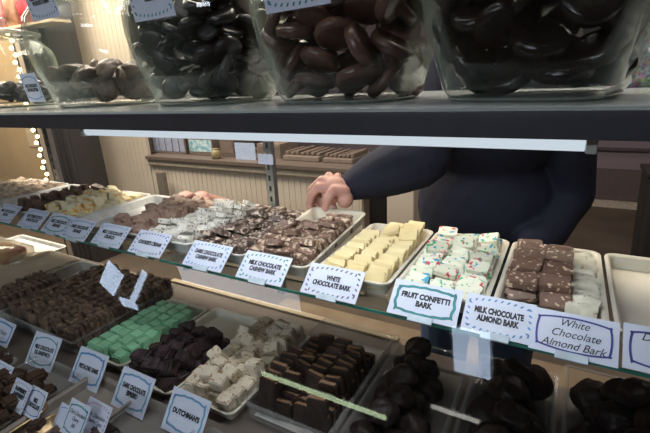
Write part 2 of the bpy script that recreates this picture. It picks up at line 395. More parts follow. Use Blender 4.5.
M_layer_t = pbr('layer_tan', (.26, .15, .075), .6, (.20, .11, .055), 80)
M_brownie = pbr('brownie', (.10, .062, .046), .7, (.16, .10, .07), 50, spots=[(.26, .17, .11)], spot_scale=60, spot_amt=.46, bump=.8, stretch=(1, 1, 1), rand=.15)
M_lump = pbr('black_cluster', (.012, .008, .007), .38, (.022, .014, .012), 40, bump=.6, rand=.2, spec=.15)
M_square = pbr('brown_square', (.055, .028, .018), .35, (.075, .04, .026), 40, bump=.2, rand=.2)

pieces('milk_cashew', (.036, .0125, .038), M_milk_nut); pieces('dark_cashew', (.036, .0125, .037), M_dark_nut)
pieces('cookies', (.034, .0125, .037), M_cookies); pieces('crunch', (.038, .026, .030), M_crunch)
pieces('crunch_dark', (.036, .020, .03), M_crunch_d); pieces('orange', (.036, .03, .03), M_orange, rough=.004)
pieces('white', (.040, .033, .0090), M_white, bev=.04, rough=.0010); pieces('confetti', (.041, .031, .0110), M_conf, bev=.06, rough=.001)
pieces('almond_milk', (.047, .036, .0125), M_alm_m, bev=.05, rough=.001); pieces('almond_white', (.044, .032, .012), M_alm_w, bev=.08, rough=.002)
pieces('nutty', (.036, .034, .03), M_nutty, rough=.004)
pieces('mint', (.0345, .030, .038), M_mint, bev=.08, rough=.0012); pieces('nougat', (.036, .030, .034), M_nougat, bev=.07, rough=.0025)
pieces('espresso', (.040, .036, .030), M_espr, bev=.12, rough=.006)
pieces('layered', (.040, .017, .042), [M_layer_d, M_layer_t], bev=.08, rough=.001, layers=lambda c: 1 if abs(c.y) < .0036 and abs(c.x) < .0185 else 0)
pieces('brownie', (.037, .0135, .060), M_brownie, bev=.08, rough=.003)
pieces('square', (.040, .038, .020), M_square, bev=.18, rough=.0012)

FZ = GZ+.005   # tray floor height on the glass shelf
# 0 almond
x0, x1 = slotx(0); tray(x0, x1, .656, .975, GZ, .030, cream_plastic, 'cream tray holding brown and white almond bark, beside the empty tray')
rows('almond_milk', 'almond_bark', 'brown almond bark slab in the two columns of the mixed tray', 'chocolate bark', 'milk chocolate almond bark slabs', x0+.014, x0+.112, 2, .715, .94, .0175, FZ+.024, tilt=.66, jr=.10, jz=.004, jx=.003)
rows('almond_milk', 'almond_bark', 'brown almond bark slab in the two columns of the mixed tray', 'chocolate bark', 'milk chocolate almond bark slabs', x0+.018, x0+.112, 2, .72, .90, .06, FZ+.045, tilt=.2, jr=.08)
rows('almond_white', 'white_bark_slab', 'white almond bark slab beside the brown slabs in the mixed tray', 'chocolate bark', 'white almond bark slabs', x0+.112, x1-.014, 1, .68, .915, .0150, FZ+.019, tilt=.6, jr=.1)
# -1 empty
x0, x1 = slotx(-1); tray(x0, x1+.01, .656, .975, GZ, .030, cream_plastic, 'empty cream tray at the right end of the glass shelf')
# 1 confetti
x0, x1 = slotx(1); tray(x0, x1, .656, .975, GZ, .030, cream_plastic, 'cream tray of white bark flecked with red, blue and green fruit confetti')
rows('confetti', 'confetti_bark', 'white bark slab with red, blue and green confetti flecks', 'chocolate bark', 'fruit confetti bark slabs', x0+.010, x1-.010, 3, .670, .945, .0140, FZ+.021, tilt=.80, jr=.16, jz=.004)
rows('confetti', 'confetti_bark', 'white bark slab with red, blue and green confetti flecks', 'chocolate bark', 'fruit confetti bark slabs', x0+.014, x1-.014, 3, .69, .93, .050, FZ+.042, tilt=.25, jr=.2, skip=lambda c, y: random.random() < .4)
# 2 white bark
x0, x1 = slotx(2); tray(x0, x1, .656, .975, GZ, .030, cream_plastic, 'cream tray of pale yellow white chocolate bark')
rows('white', 'white_bark_slab', 'pale yellow white chocolate bark slab in the white bark tray', 'chocolate bark', 'white chocolate bark slabs', x0+.012, x1-.012, 3, .670, .935, .0120, FZ+.021, tilt=.98, jr=.13, jz=.003,
     skip=lambda c, y: c == 0 and y > .875)
rows('white', 'white_bark_slab', 'pale yellow white chocolate bark slab in the white bark tray', 'chocolate bark', 'white chocolate bark slabs', x0+.06, x1-.012, 2, .86, .94, .030, FZ+.043, tilt=.35, jr=.16)
# 3 milk cashew in the lifted tray
TL = Matrix.Translation((-.521, .822, GZ+.012)) @ Euler((.062, 0, .03)).to_matrix().to_4x4()
t = tag(mobj('candy_tray', tray_mesh(.168, .335, .030), cream_plastic, loc=TL.to_translation(), rot=TL.to_euler()), 'cream tray of cashew bark whose back edge the hand lifts', 'tray')
rows('milk_cashew', 'cashew_bark', 'milk chocolate cashew bark piece in the tray lifted by the hand', 'chocolate bark', 'milk chocolate cashew bark pieces', -.075, .073, 4, -.148, .030, .0135, .0245, jr=.10, jz=.0035, tilt=.15, T=TL)
rows('milk_cashew', 'cashew_bark', 'milk chocolate cashew bark piece in the tray lifted by the hand', 'chocolate bark', 'milk chocolate cashew bark pieces', 0, .073, 2, .030, .100, .0135, .0245, jr=.14, jz=.004, tilt=.15, T=TL)
rows('milk_cashew', 'cashew_bark', 'milk chocolate cashew bark piece in the tray lifted by the hand', 'chocolate bark', 'milk chocolate cashew bark pieces', -.070, .070, 4, -.135, .02, .035, .049, tilt=1.3, jr=.15, T=TL, skip=lambda c, y: random.random() < .72)
# 4 dark cashew
x0, x1 = slotx(4); x0 -= 0; tray(x0, x1, .656, .975, GZ, .030, white_plastic, 'white tray filled with dark chocolate cashew bark')
rows('dark_cashew', 'dark_cashew_bark', 'dark chocolate cashew bark piece in the tray left of the lifted one', 'chocolate bark', 'dark chocolate cashew bark pieces', x0+.010, x1-.008, 4, .667, .955, .0135, FZ+.022, jr=.10, jz=.003, tilt=.12)
rows('dark_cashew', 'dark_cashew_bark', 'dark chocolate cashew bark piece in the tray left of the lifted one', 'chocolate bark', 'dark chocolate cashew bark pieces', x0+.015, x1-.010, 4, .675, .94, .036, FZ+.050, tilt=1.3, jr=.15, skip=lambda c, y: random.random() < .7)
# 5 cookies
x0, x1 = slotx(5); tray(x0, x1, .656, .975, GZ, .030, white_plastic, 'white tray of white bark with black cookie specks')
rows('cookies', 'cookie_bark', 'white bark piece with black cookie specks', 'chocolate bark', 'cookies and cream bark pieces', x0+.010, x1-.010, 4, .667, .955, .0135, FZ+.022, jr=.12, jz=.003, tilt=.12)
rows('cookies', 'cookie_bark', 'white bark piece with black cookie specks', 'chocolate bark', 'cookies and cream bark pieces', x0+.012, x1-.012, 4, .675, .94, .034, FZ+.049, tilt=1.25, jr=.18, skip=lambda c, y: random.random() < .65)
# 6 milk crunch
x0, x1 = slotx(6); tray(x0, x1, .656, .975, GZ, .030, white_plastic, 'white tray of light brown crunch bark beside the blank white tray')
rows('crunch', 'crunch_bark', 'light brown crunch bark piece beside the blank white tray', 'chocolate bark', 'milk chocolate crunch bark pieces', x0+.010, x1-.010, 4, .667, .95, .027, FZ+.018, jr=.10)
rows('crunch', 'crunch_bark', 'light brown crunch bark piece beside the blank white tray', 'chocolate bark', 'milk chocolate crunch bark pieces', x0+.012, x1-.012, 4, .675, .94, .034, FZ+.039, tilt=.1, jr=.16, skip=lambda c, y: random.random() < .4)
# 7 empty white
x0, x1 = slotx(7); tray(x0, x1, .656, .975, GZ, .030, white_plastic, 'blank white tray between the light brown crunch and the yellow pieces')
# 8 orange
x0, x1 = slotx(8); tray(x0, x1, .656, .975, GZ, .030, white_plastic, 'white tray of pale yellow pieces with orange flecks')
rows('orange', 'orange_bark', 'pale yellow bark piece with orange flecks', 'chocolate bark', 'white orange bark pieces', x0+.010, x1-.010, 4, .667, .945, .030, FZ+.018, jr=.18)
rows('orange', 'orange_bark', 'pale yellow bark piece with orange flecks', 'chocolate bark', 'white orange bark pieces', x0+.02, x1-.02, 3, .66, .93, .036, FZ+.043, jr=.22, skip=lambda c, y: random.random() < .3)
# 9 dark crunch
x0, x1 = slotx(9); tray(x0, x1, .656, .975, GZ, .030, white_plastic, 'white tray of dark brown bark left of the yellow pieces')
rows('crunch_dark', 'dark_bark', 'dark brown bark piece left of the yellow pieces', 'chocolate bark', 'dark orange bark pieces', x0+.010, x1-.010, 4, .667, .955, .022, FZ+.018, jr=.12)
rows('crunch_dark', 'dark_bark', 'dark brown bark piece left of the yellow pieces', 'chocolate bark', 'dark orange bark pieces', x0+.012, x1-.012, 4, .675, .94, .036, FZ+.038, jr=.2, skip=lambda c, y: random.random() < .4)
# 10 empty, 11-12 nutty
x0, x1 = slotx(10); tray(x0, x1, .656, .975, GZ, .030, white_plastic, 'blank white tray between the dark brown bark and the nutty pieces')
for i, w in ((11, 'nearer'), (12, 'farther')):
    x0, x1 = slotx(i); tray(x0, x1, .656, .975, GZ, .030, white_plastic, 'white tray of pale nutty pieces near the left end, the %s one' % w)
    rows('nutty', 'nutty_bark', 'pale pinkish nutty bark piece in the %s nutty tray at the left' % w, 'chocolate bark', 'nutty pieces in the %s tray' % w, x0+.010, x1-.010, 4, .675, .95, .034, FZ+.018, jr=.2)

# ---------------------------------------------------------------- lower deck
DZ = -.68; DF = DZ+.005
# mint
tray(-1.063, -.893, .495, .80, DZ, .026, cream_plastic, 'cream tray of mint green squares on the lower deck')
rows('mint', 'mint_square', 'mint green chocolate square', 'chocolate bark', 'mint green squares', -1.052, -.904, 4, .512, .755, .0315, DF+.021, jx=.001, jr=.05, jz=.001)
# espresso
tray(-.885, -.706, .48, .82, DZ, .026, cream_plastic, 'cream tray of near black chunks right of the mint squares')
rows('espresso', 'espresso_chunk', 'near black chocolate chunk right of the mint squares', 'chocolate bark', 'near black espresso chunks', -.875, -.716, 4, .49, .695, .036, DF+.017, jr=.3)
rows('espresso', 'espresso_chunk', 'near black chocolate chunk right of the mint squares', 'chocolate bark', 'near black espresso chunks', -.865, -.725, 3, .50, .69, .036, DF+.045, jr=.5)
# nougat
tray(-.702, -.536, .495, .82, DZ, .026, cream_plastic, 'cream tray of off white nougat pieces on the lower deck')
rows('nougat', 'nougat_piece', 'off white nutty nougat piece on the lower deck', 'candy', 'off white nougat pieces', -.694, -.544, 4, .510, .80, .027, DF+.022, jr=.15, jz=.005)
rows('nougat', 'nougat_piece', 'off white nutty nougat piece on the lower deck', 'candy', 'off white nougat pieces', -.69, -.548, 4, .52, .79, .035, DF+.050, jr=.28, skip=lambda c, y: random.random() < .6)
# layered bars
tray(-.530, -.318, .52, .88, DZ, .048, clear_plastic, 'clear plastic container of dark layered bars', name='clear_container', r=.012)
mobj('paper_liner', bx(-.513, -.335, .537, .863, DF+.0005, DF+.0012), pbr('liner_white', (.52, .49, .45), .8))
tag(bpy.data.objects['paper_liner'], 'white paper sheet under the dark layered bars', 'paper')
rows('layered', 'layered_bar', 'dark chocolate bar with a tan filling in the clear container', 'chocolate bar', 'dark layered bars', -.512, -.34, 4, .55, .78, .0195, DF+.023, tilt=-.12, jr=.08, jz=.001)
rows('layered', 'layered_bar', 'dark chocolate bar with a tan filling in the clear container', 'chocolate bar', 'dark layered bars', -.508, -.345, 4, .555, .75, .022, DF+.064, tilt=-.15, jr=.12, skip=lambda c, y: random.random() < .4)
# brownies
def brownie_box(x0, x1, y0, y1, label, plabel, grp, cols, yend, top=True, name='brownie'):
    tray(x0, x1, y0, y1, DZ, .045, clear_plastic, label, name='clear_container', r=.012)
    rows('brownie', 'brownie_slice', plabel, 'brownie', grp, x0+.016, x1-.016, cols, y0+.02, yend, .024, DF+.024, jr=.08)
    if top: rows('brownie', 'brownie_slice', plabel, 'brownie', grp, x0+.02, x1-.02, cols, y0+.03, yend-.02, .034, DF+.056, tilt=.9, jr=.2, skip=lambda c, y: random.random() < .3)
tray(-1.465, -1.078, .485, .85, DZ, .045, clear_plastic, 'wide clear container heaped with brownie slices, left of the mint squares', name='clear_container', r=.012)
rows('brownie', 'brownie_slice', 'marbled brownie slice in the wide clear container', 'brownie', 'brownie slices in the wide clear container', -1.45, -1.094, 9, .505, .83, .0150, DF+.0315, jr=.07, jz=.004)
tray(-1.63, -1.47, .485, .85, DZ, .040, pbr('grey_tray', (.48, .46, .42), .5), 'pale grey tray with a few dark chunks, left of the wide clear container')
rows('brownie', 'brownie_chunk', 'dark brownie chunk in the pale grey tray at the left', 'brownie', 'dark chunks in the pale grey tray', -1.615, -1.485, 4, .50, .70, .0180, DF+.0315, jr=.15)
tray(-1.875, -1.64, .50, .86, DZ, .040, pbr('beige_tray', (.50, .45, .36), .5), 'beige tray lined with brown paper at the left')
tag(mobj('baking_paper', bx(-1.865, -1.65, .51, .85, DZ+.041, DZ+.043, bev=.0005), pbr('brown_baking_paper', (.44, .37, .29), .8, (.40, .33, .25), 15)), 'brown baking paper covering the beige tray at the left', 'paper')
# wrapped candy tray, far left
tray(-2.30, -1.90, .55, .95, DZ, .02, white_plastic, 'white tray under the wrapped pink and yellow sweet')
c = PZ(2, 250, DZ+.05)
w = tag(thing('wrapped_sweet', (c.x, c.y, DZ+.0085)), 'clear wrapped pink and yellow sweet on a white tray at the far left', 'candy')
bm = bmesh.new(); loft(bm, [[(x*k, y*k, z) for x, y in rrect(.20, .13, .05)] for k, z in ((.8, 0), (1, .02), (1, .04), (.7, .055))]); mobj('sweet', bm, pbr('pink_sweet', (.50, .10, .09), .4, (.62, .40, .06), 12), w, smooth=True)
bm = bmesh.new(); loft(bm, [[(x*k, y*k, z) for x, y in rrect(.26, .16, .06)] for k, z in ((.8, -.002), (1.05, .022), (1.05, .045), (.6, .066))])
mobj('wrapper', bm, clear('wrapper_film', (.95, .93, .88), (.8, .72, .55), .4, .2, 1.4, .1), w, smooth=True)
bm = bmesh.new(); loft(bm, [[(.12+.10*k, math.cos(a)*(.02+.05*k)*(1+.25*math.sin(5*a)), .03+math.sin(a)*(.012+.02*k)) for a in [j*math.pi/10 for j in range(20)]] for k in (0, .5, 1)], cap1=True)
mobj('twisted_end', bm, clear('wrapper_film'), w, smooth=True)

# clusters on the right of the deck
def cluster_mesh(r, seed):
    bm = bmesh.new(); bmesh.ops.create_icosphere(bm, subdivisions=4, radius=r)
    for v in bm.verts:
        n = v.co.normalized()
        v.co *= 1+.24*noise.noise(n*1.4+Vector((seed*5, 1, 2)))+.06*noise.noise(n*4+Vector((seed, 9, 2)))
        v.co.z *= .72
    me = bpy.data.meshes.new('cluster'); bm.to_mesh(me); bm.free(); me.materials.append(M_lump)
    for p in me.polygons: p.use_smooth = True
    return me
PIECES['cluster'] = [cluster_mesh(.030, k) for k in range(5)]
def heap(label, group, x0, x1, y0, y1, s, layers, z=DF):
    st = .058*s
    for L_ in range(layers):
        ins = L_*st*.45; y = y0+ins+st*.5; row = 0
        while y < y1-ins-st*.3:
            x = x0+ins+st*.5+(row % 2)*st*.25
            while x < x1-ins-st*.3:
                put('cluster', 'chocolate_cluster', label, 'chocolate', group, (x+random.gauss(0, .003), y+random.gauss(0, .003), z+.029*s+L_*.034*s+random.uniform(0, .003)), (random.uniform(-.5, .5), random.uniform(-.5, .5), random.uniform(0, 6)), s*random.uniform(.93, 1.1))
                x += st
            y += st*.95; row += 1
tray(-.310, -.130, .53, .88, DZ, .045, clear_plastic, 'clear container of black clusters right of the layered bars', name='clear_container', r=.012)
heap('black chocolate cluster in the container right of the layered bars', 'black clusters beside the layered bars', -.298, -.142, .545, .865, 1.0, 2)
tray(-.122, .045, .53, .90, DZ, .045, clear_plastic, 'clear container of black clusters at the middle right, in front of the jeans', name='clear_container', r=.012)
heap('large black chocolate cluster in front of the clerk’s jeans', 'black clusters in front of the jeans', -.110, .033, .545, .885, 1.22, 3)
tray(.052, .35, .53, .92, DZ, .060, clear_plastic, 'large clear container of black clusters at the far right', name='clear_container', r=.012)
heap('large black chocolate cluster in the far right container', 'black clusters at the far right', .068, .335, .55, .90, 1.22, 3)

# front row
def fr_tray(x0, x1, y0, y1, mat, label): return tray(x0, x1, y0, y1, DZ, .024, mat, label)
gold = pbr('gold_foil', (.55, .38, .20), .3, metal=.7)
fr_tray(-1.40, -1.17, .17, .40, clear_plastic, 'clear tray of brown squares at the left edge of the front row')
rows('square', 'chocolate_square', 'brown chocolate square in the front row tray at the left edge', 'chocolate', 'brown squares in the leftmost front tray', -1.385, -1.19, 4, .19, .39, .043, DF+.012, jr=.12)
rows('square', 'chocolate_square', 'brown chocolate square in the front row tray at the left edge', 'chocolate', 'brown squares in the leftmost front tray', -1.37, -1.20, 3, .21, .37, .045, DF+.036, jr=.16)
fr_tray(-1.15, -.955, .20, .44, clear_plastic, 'clear tray of brown squares below the peanut butter card')
rows('square', 'chocolate_square', 'brown chocolate square in the front tray below the peanut butter card', 'chocolate', 'brown squares in the second front tray', -1.14, -.965, 4, .22, .385, .043, DF+.012, jr=.10)
rows('square', 'chocolate_square', 'brown chocolate square in the front tray below the peanut butter card', 'chocolate', 'brown squares in the second front tray', -1.135, -.97, 4, .22, .37, .045, DF+.036, jr=.14)
fr_tray(-.945, -.77, .20, .46, pbr('taupe_tray', (.26, .22, .19), .5), 'empty taupe tray in the front row under the blue bordered card')
fr_tray(-.765, -.58, .20, .46, clear_plastic, 'clear tray of black chunks in the front row under the espresso card')
rows('espresso', 'espresso_chunk', 'black chunk in the front row under the espresso card', 'chocolate bark', 'black chunks in the front row', -.755, -.59, 4, .21, .38, .04, DF+.017, jr=.4)
fr_tray(-.57, -.36, .20, .46, clear_plastic, 'clear tray of black chunks in the front row right of the shortest blue card')
rows('espresso', 'espresso_chunk', 'black chunk in the front row right of the shortest blue card', 'chocolate bark', 'black chunks at the bottom edge', -.555, -.375, 4, .21, .38, .04, DF+.017, jr=.4)


# ================================================================= CARDS
def hexcol(c): return c
BL = pbr('border_blue', (.10, .28, .58), .6); TE = pbr('border_teal', (.04, .26, .28), .6); NV = pbr('border_navy', (.05, .06, .30), .6)
PU = pbr('border_plum', (.16, .11, .20), .6); SK = pbr('border_sky', (.16, .36, .58), .6); RD = pbr('border_red', (.50, .05, .10), .6)
clip_m = pbr('clip_white', (.62, .72, .80), .25)
def border_path(w, h, n, bulge):
    pts = []
    r = min(w, h)*.12
    for i in range(n):
        t = i/n*(2*w+2*h)
        if t < w: x, y, nx, ny = -w/2+t, h/2, 0, 1; k = t/w
        elif t < w+h: x, y, nx, ny = w/2, h/2-(t-w), 1, 0; k = (t-w)/h
        elif t < 2*w+h: x, y, nx, ny = w/2-(t-w-h), -h/2, 0, -1; k = (t-w-h)/w
        else: x, y, nx, ny = -w/2, -h/2+(t-2*w-h), -1, 0; k = (t-2*w-h)/h
        s = max(0, math.sin(k*math.pi))**.7
        off = (bulge*(h if ny else w*.35))*(s-1)
        pts.append((x+nx*off, y+ny*off))
    return pts
def card(label, text, base, w=.12, h=.066, yaw=0, lean=.64, style='dash', bc=BL, tsize=.0135, hand=False, clip=True, top=False, bold=.0008, bulge=.12, roll=0, group=None):
    o = mobj('flavour_card', bx(-w/2, w/2, 0, h, -.0004, .0004), paper, loc=base, rot=(math.pi/2-lean, roll, yaw))
    tag(o, label, 'sign card', group)
    bm = bmesh.new(); pw, ph = w*.88, h*.82
    if style == 'dash':
        pts = border_path(pw, ph, 30, bulge)
        for i in range(0, 30):
            x, y = pts[i]; x2, y2 = pts[(i+1) % 30]
            d = Vector((x2-x, y2-y)); 
            if d.length < 1e-6: continue
            d.normalize(); nn = Vector((-d.y, d.x)); s = w*.021; L_ = w*.030
            a = Vector((x, y+h/2)); sk = d*w*.012
            q = [a-nn*s-d*L_*.5-sk, a-nn*s+d*L_*.5-sk, a+nn*s+d*L_*.5+sk, a+nn*s-d*L_*.5+sk]
            bm.faces.new([bm.verts.new((p.x, p.y, .0006)) for p in q])
    else:
        n = 72; pts = border_path(pw, ph, n, bulge); th = w*(.030 if style == 'solid' else .048)
        vo = []; vi = []
        for i in range(n):
            x, y = pts[i]; f = 1+(.02*math.sin(i*1.3) if style == 'wave' else 0)
            k = max(abs(x)/(pw/2), abs(y)/(ph/2))
            vo.append(bm.verts.new((x*f, y*f+h/2, .0006))); vi.append(bm.verts.new((x*f*(1-th/w*2), (y*f)*(1-th/h*2)+h/2, .0006)))
        for i in range(n): bm.faces.new((vo[i], vo[(i+1) % n], vi[(i+1) % n], vi[i]))
    b = mobj('border', bm, bc, o)
    t, tw = text_mesh(text, tsize, ink, o, (0, h*.50, .0007), bold=0 if hand else bold, shear=.35 if hand else 0)
    mx = pw*.40 if not hand else pw*.43
    if tw > mx: t.scale = (mx/tw, 1, 1)
    if clip: mobj('clip', bx(-.021, .021, -.006, .006, -.0035, .0035, bev=.001), clip_m, o)
    return o
# upper row: bottoms rest on the front edge of the glass shelf
YB, ZB = .611, -.396
def ucard(px, py, *a, **k):
    p = PY(px, py, YB); return card(*a, base=(p.x, YB, ZB), **k)
def UC(x, label, text, **k): return card(label, text, (x, YB, ZB), lean=.88, **k)
UC(-1.60, 'first small card from the left on the glass shelf, partly cut off', 'MILK CHOCOLATE\nPECAN', bc=PU, clip=False)
UC(-1.435, 'card with two short lines in front of the dark brown bark', 'BUTTERSCOTCH\nCHOCOLATE', bc=BL, style='dash')
UC(-1.30, 'card with dark teal curves, overlapped by the orange card beside it', 'MILK CHOCOLATE\nORANGE', bc=TE, style='solid', bulge=.22, w=.115)
c_ = card('dark chocolate orange card with blue dashes overlapping its left neighbour', 'DARK CHOCOLATE\nORANGE', (-1.185, YB-.006, ZB), bc=NV, w=.115, lean=.88)
UC(-1.045, 'milk chocolate crunch card in front of the blank white tray', 'MILK CHOCOLATE\nCRUNCH', bc=SK)
UC(-.888, 'cookies and cream card standing where the two glass shelves meet', "COOKIE'S CREAM", bc=NV)
UC(-.690, 'dark chocolate cashew bark card with blue dashed border', 'DARK CHOCOLATE\nCASHEW BARK', bc=BL)
UC(-.528, 'milk chocolate cashew bark card in front of the lifted tray', 'MILK CHOCOLATE\nCASHEW BARK', bc=TE)
UC(-.362, 'white chocolate bark card with plum striped border', 'WHITE\nCHOCOLATE BARK', bc=PU)
UC(-.181, 'fruit confetti bark card with green checked border', 'FRUIT CONFETTI\nBARK', bc=TE, style='wave')
UC(-.062, 'milk chocolate almond bark card tucked behind the handwritten card', 'MILK CHOCOLATE\nALMOND BARK', bc=BL, w=.105)
card('handwritten white chocolate almond bark card with purple blue border', 'White\n Chocolate\nAlmond Bark', (.042, YB-.004, ZB-.001), lean=.88, bc=NV, style='solid', hand=True, tsize=.0165, w=.112)
UC(.160, 'handwritten dark chocolate card cut off at the right edge', 'Dark Choc\nAlmond\nBark', bc=NV, style='solid', hand=True, tsize=.0165, w=.115)
# lower row
def lcard(px, py, label, text, z=DZ+.004, **k):
    p = PZ(px, py, z); return card(label, text, (p.x, p.y, z), **k)
lcard(-4, 343, 'card at the left edge reading kitchen, below the dark brownies', 'Kitchen', style='none', hand=True, tsize=.02, clip=False)
lcard(37, 368, 'peanut butter sandwich card with teal curved border', 'MILK CHOCOLATE\nP.B. SANDWICH', bc=TE, style='solid', w=.107, h=.085, clip=False, bulge=.2, yaw=.08)
lcard(82, 387, 'pistachio bark card with scalloped blue border', 'PISTACHIO BARK', bc=BL, style='wave', w=.108, h=.085, clip=False, yaw=.03)
lcard(126, 412, 'dark chocolate espresso card with sky blue border', 'DARK CHOCOLATE\nESPRESSO', bc=SK, style='wave', w=.108, h=.085, clip=False)
lcard(179, 437, 'single word card with sky blue border, below the nougat', "DUTCHMAN'S", bc=SK, style='wave', w=.108, h=.085, clip=False)
lcard(-8, 392, 'card cut off by the left edge beside the leftmost brown squares', 'CHOCOLATE', bc=NV, w=.09, h=.07, clip=False)
lcard(13, 410, 'small raspberry jelly card with black dashes in the bottom left', 'RASPBERRY\nRASPBERRY\nJELLY', bc=PU, w=.065, h=.06, clip=False, tsize=.011, z=DZ+.03)
lcard(29, 418, 'small navy bordered card tucked behind the raspberry card', 'MILK\nCHOCOLATE', bc=NV, style='solid', w=.06, h=.06, clip=False, tsize=.011, z=DZ+.026)
lcard(60, 432, 'small plain striped card half hidden behind the green edged handwritten card', '', bc=BL, style='solid', w=.055, h=.05, clip=False, z=DZ+.024)
lcard(69, 437, 'small handwritten card with scalloped green edge at the bottom', 'Dark Chocolate\nCherry\nJells', bc=TE, style='wave', hand=True, w=.065, h=.065, clip=False, tsize=.011, z=DZ+.034)
lcard(89, 436, 'small card with red and white striped edge at the bottom', 'Milk Chocolate\nCherry Cups', bc=RD, hand=True, w=.075, h=.065, clip=False, tsize=.011, z=DZ+.026)

# two gold rimmed dishes
def dish(px, py, label, n, r=.06):
    p = PZ(px, py, DZ)
    d = tag(thing('gold_dish', (p.x, p.y, DZ+.0006)), label, 'dish')
    bm = bmesh.new(); loft(bm, [[(x*k, y*k, z) for x, y in rrect(2*r, 2*r, r*.5)] for k, z in ((.75, 0), (.98, .022), (1.03, .024), (.99, .0265), (.93, .024), (.72, .003))]); mobj('bowl', bm, gold, d, smooth=True)
    for i in range(n):
        a = 6.28*i/n+.5
        put('square', 'chocolate_square', 'brown chocolate square in the '+label.split(' at ')[0]+' at the bottom', 'chocolate', 'squares in the '+label.split(' at ')[0], (p.x+.022*math.cos(a)*(1 if n > 1 else 0), p.y+.022*math.sin(a)*(1 if n > 1 else 0), DZ+.022+.018*(i % 2)), (.1, .1, a), .75)
dish(12, 424, 'large gold rimmed dish at the bottom left corner', 4)
dish(52, 440, 'small gold rimmed dish at the bottom beside the small cards', 2, .04)

# ================================================================= JARS
def jar(cx, cy, yaw, hw, hd, ht, label, top_w=1.0, name='candy_jar', lid=False, base=.72):
    j = tag(thing(name, (cx, cy, LT), (0, 0, yaw)), label, 'jar')
    prof = [(base, .006), (base+.05, .016), (.84, .05), (.94, .10), (1.0, .15), (1.0, .19), (.95, .225), (.80, .255), (.72, .265)]
    def ring(k, z, sh=0): return [(x*k*hw-0, y*k*hd, z) for x, y in rrect(2, 2, .55, 7)]
    s = ht/.265
    bm = bmesh.new(); rings = [ring(k, z*s) for k, z in prof]
    rings += [ring(.72*1.04, .275*s), ring(.72, .285*s)]
    inner = [ring(k-.035, z*s) for k, z in prof[::-1]]
    inner[-1] = ring(base-.03, .016)
    loft(bm, rings+[ring(.68, .285*s)]+inner, cap0=True, cap1=True)
    mobj('glass_body', bm, jar_glass, j, smooth=True)
    bm = bmesh.new(); loft(bm, [ring(base-.04, 0), ring(base, .003), ring(base, .0055), ring(base-.05, .0058)])
    mobj('glass_base', bm, clear('base_glass', (.85, .9, .86), (.55, .6, .54), .5, .3, 1.5, .05), j, smooth=False)
    if lid:
        bm = bmesh.new(); rr_ = lambda r, z: [(r*math.cos(a), r*math.sin(a), z) for a in [k*math.pi/12 for k in range(24)]]
        loft(bm, [rr_(hw*.78, .286*s), rr_(hw*.80, .296*s), rr_(hw*.55, .31*s), rr_(hw*.16, .315*s), rr_(hw*.12, .325*s), rr_(hw*.22, .34*s), rr_(hw*.20, .36*s), rr_(hw*.05, .365*s)])
        mobj('lid', bm, clear('lid_glass', (.85, .87, .86), (.6, .62, .6), .5, .15, 1.5, .05), j, smooth=True)
    return j
def inside(cx, cy, yaw, hw, hd, s, base, p, m):
    """is p (with clearance m) inside the jar"""
    z = (p.z-LT)/s
    if z < 0: return False
    prof = [(base, 0), (base+.05, .016), (.84, .05), (.94, .10), (1.0, .15), (1.0, .19), (.95, .225), (.80, .255)]
    k = None
    for (k0, z0), (k1, z1) in zip(prof, prof[1:]):
        if z0 <= z <= z1: k = k0+(k1-k0)*(z-z0)/(z1-z0)
    if k is None: return False
    d = Vector((p.x-cx, p.y-cy)); d = Matrix.Rotation(-yaw, 2) @ d
    ax, ay = hw*k-m, hd*k-m
    if ax <= 0 or ay <= 0: return False
    return (abs(d.x)/ax)**4+(abs(d.y)/ay)**4 < 1
def disc_mesh(r, t, mat, seed, lumpy=.0015):
    bm = bmesh.new(); ring = lambda rr, z: [(rr*math.cos(a), rr*math.sin(a), z) for a in [k*math.pi/12 for k in range(24)]]
    loft(bm, [ring(r*.8, -t/2), ring(r*.96, -t*.38), ring(r, 0), ring(r*.96, t*.36), ring(r*.78, t/2), ring(r*.4, t*.46)])
    for v in bm.verts: v.co += noise.noise_vector(v.co*60+Vector((seed, 0, 0)))*lumpy
    me = bpy.data.meshes.new('disc'); bmesh.ops.recalc_face_normals(bm, faces=bm.faces); bm.to_mesh(me); bm.free(); me.materials.append(mat)
    for p in me.polygons: p.use_smooth = True
    return me
M_ore = pbr('black_cookie', (.014, .011, .013), .3, (.022, .017, .018), 40, rand=.3)
M_choc_disc = pbr('brown_disc', (.10, .048, .036), .28, (.13, .066, .05), 30, rand=.25)
M_dk_disc = pbr('darkest_disc', (.012, .008, .007), .25, (.018, .012, .01), 30, rand=.3)
M_chip = pbr('chip_cluster', (.060, .034, .025), .5, (.11, .068, .046), 40, bump=.6, rand=.25)
PIECES['ore'] = [disc_mesh(.029, .017, M_ore, k) for k in range(3)]
PIECES['cdisc'] = [disc_mesh(.036, .019, M_choc_disc, k) for k in range(3)]
PIECES['ddisc'] = [disc_mesh(.034, .019, M_dk_disc, k) for k in range(3)]
def chip(seed):
    me = cluster_mesh(.028, seed); me.materials.clear(); me.materials.append(M_chip)
    for v in me.vertices: v.co.z *= .6
    return me
PIECES['chip'] = [chip(k) for k in range(4)]
PIECES['darkblob'] = [disc_mesh(.024, .02, M_ore, k) for k in range(3)]
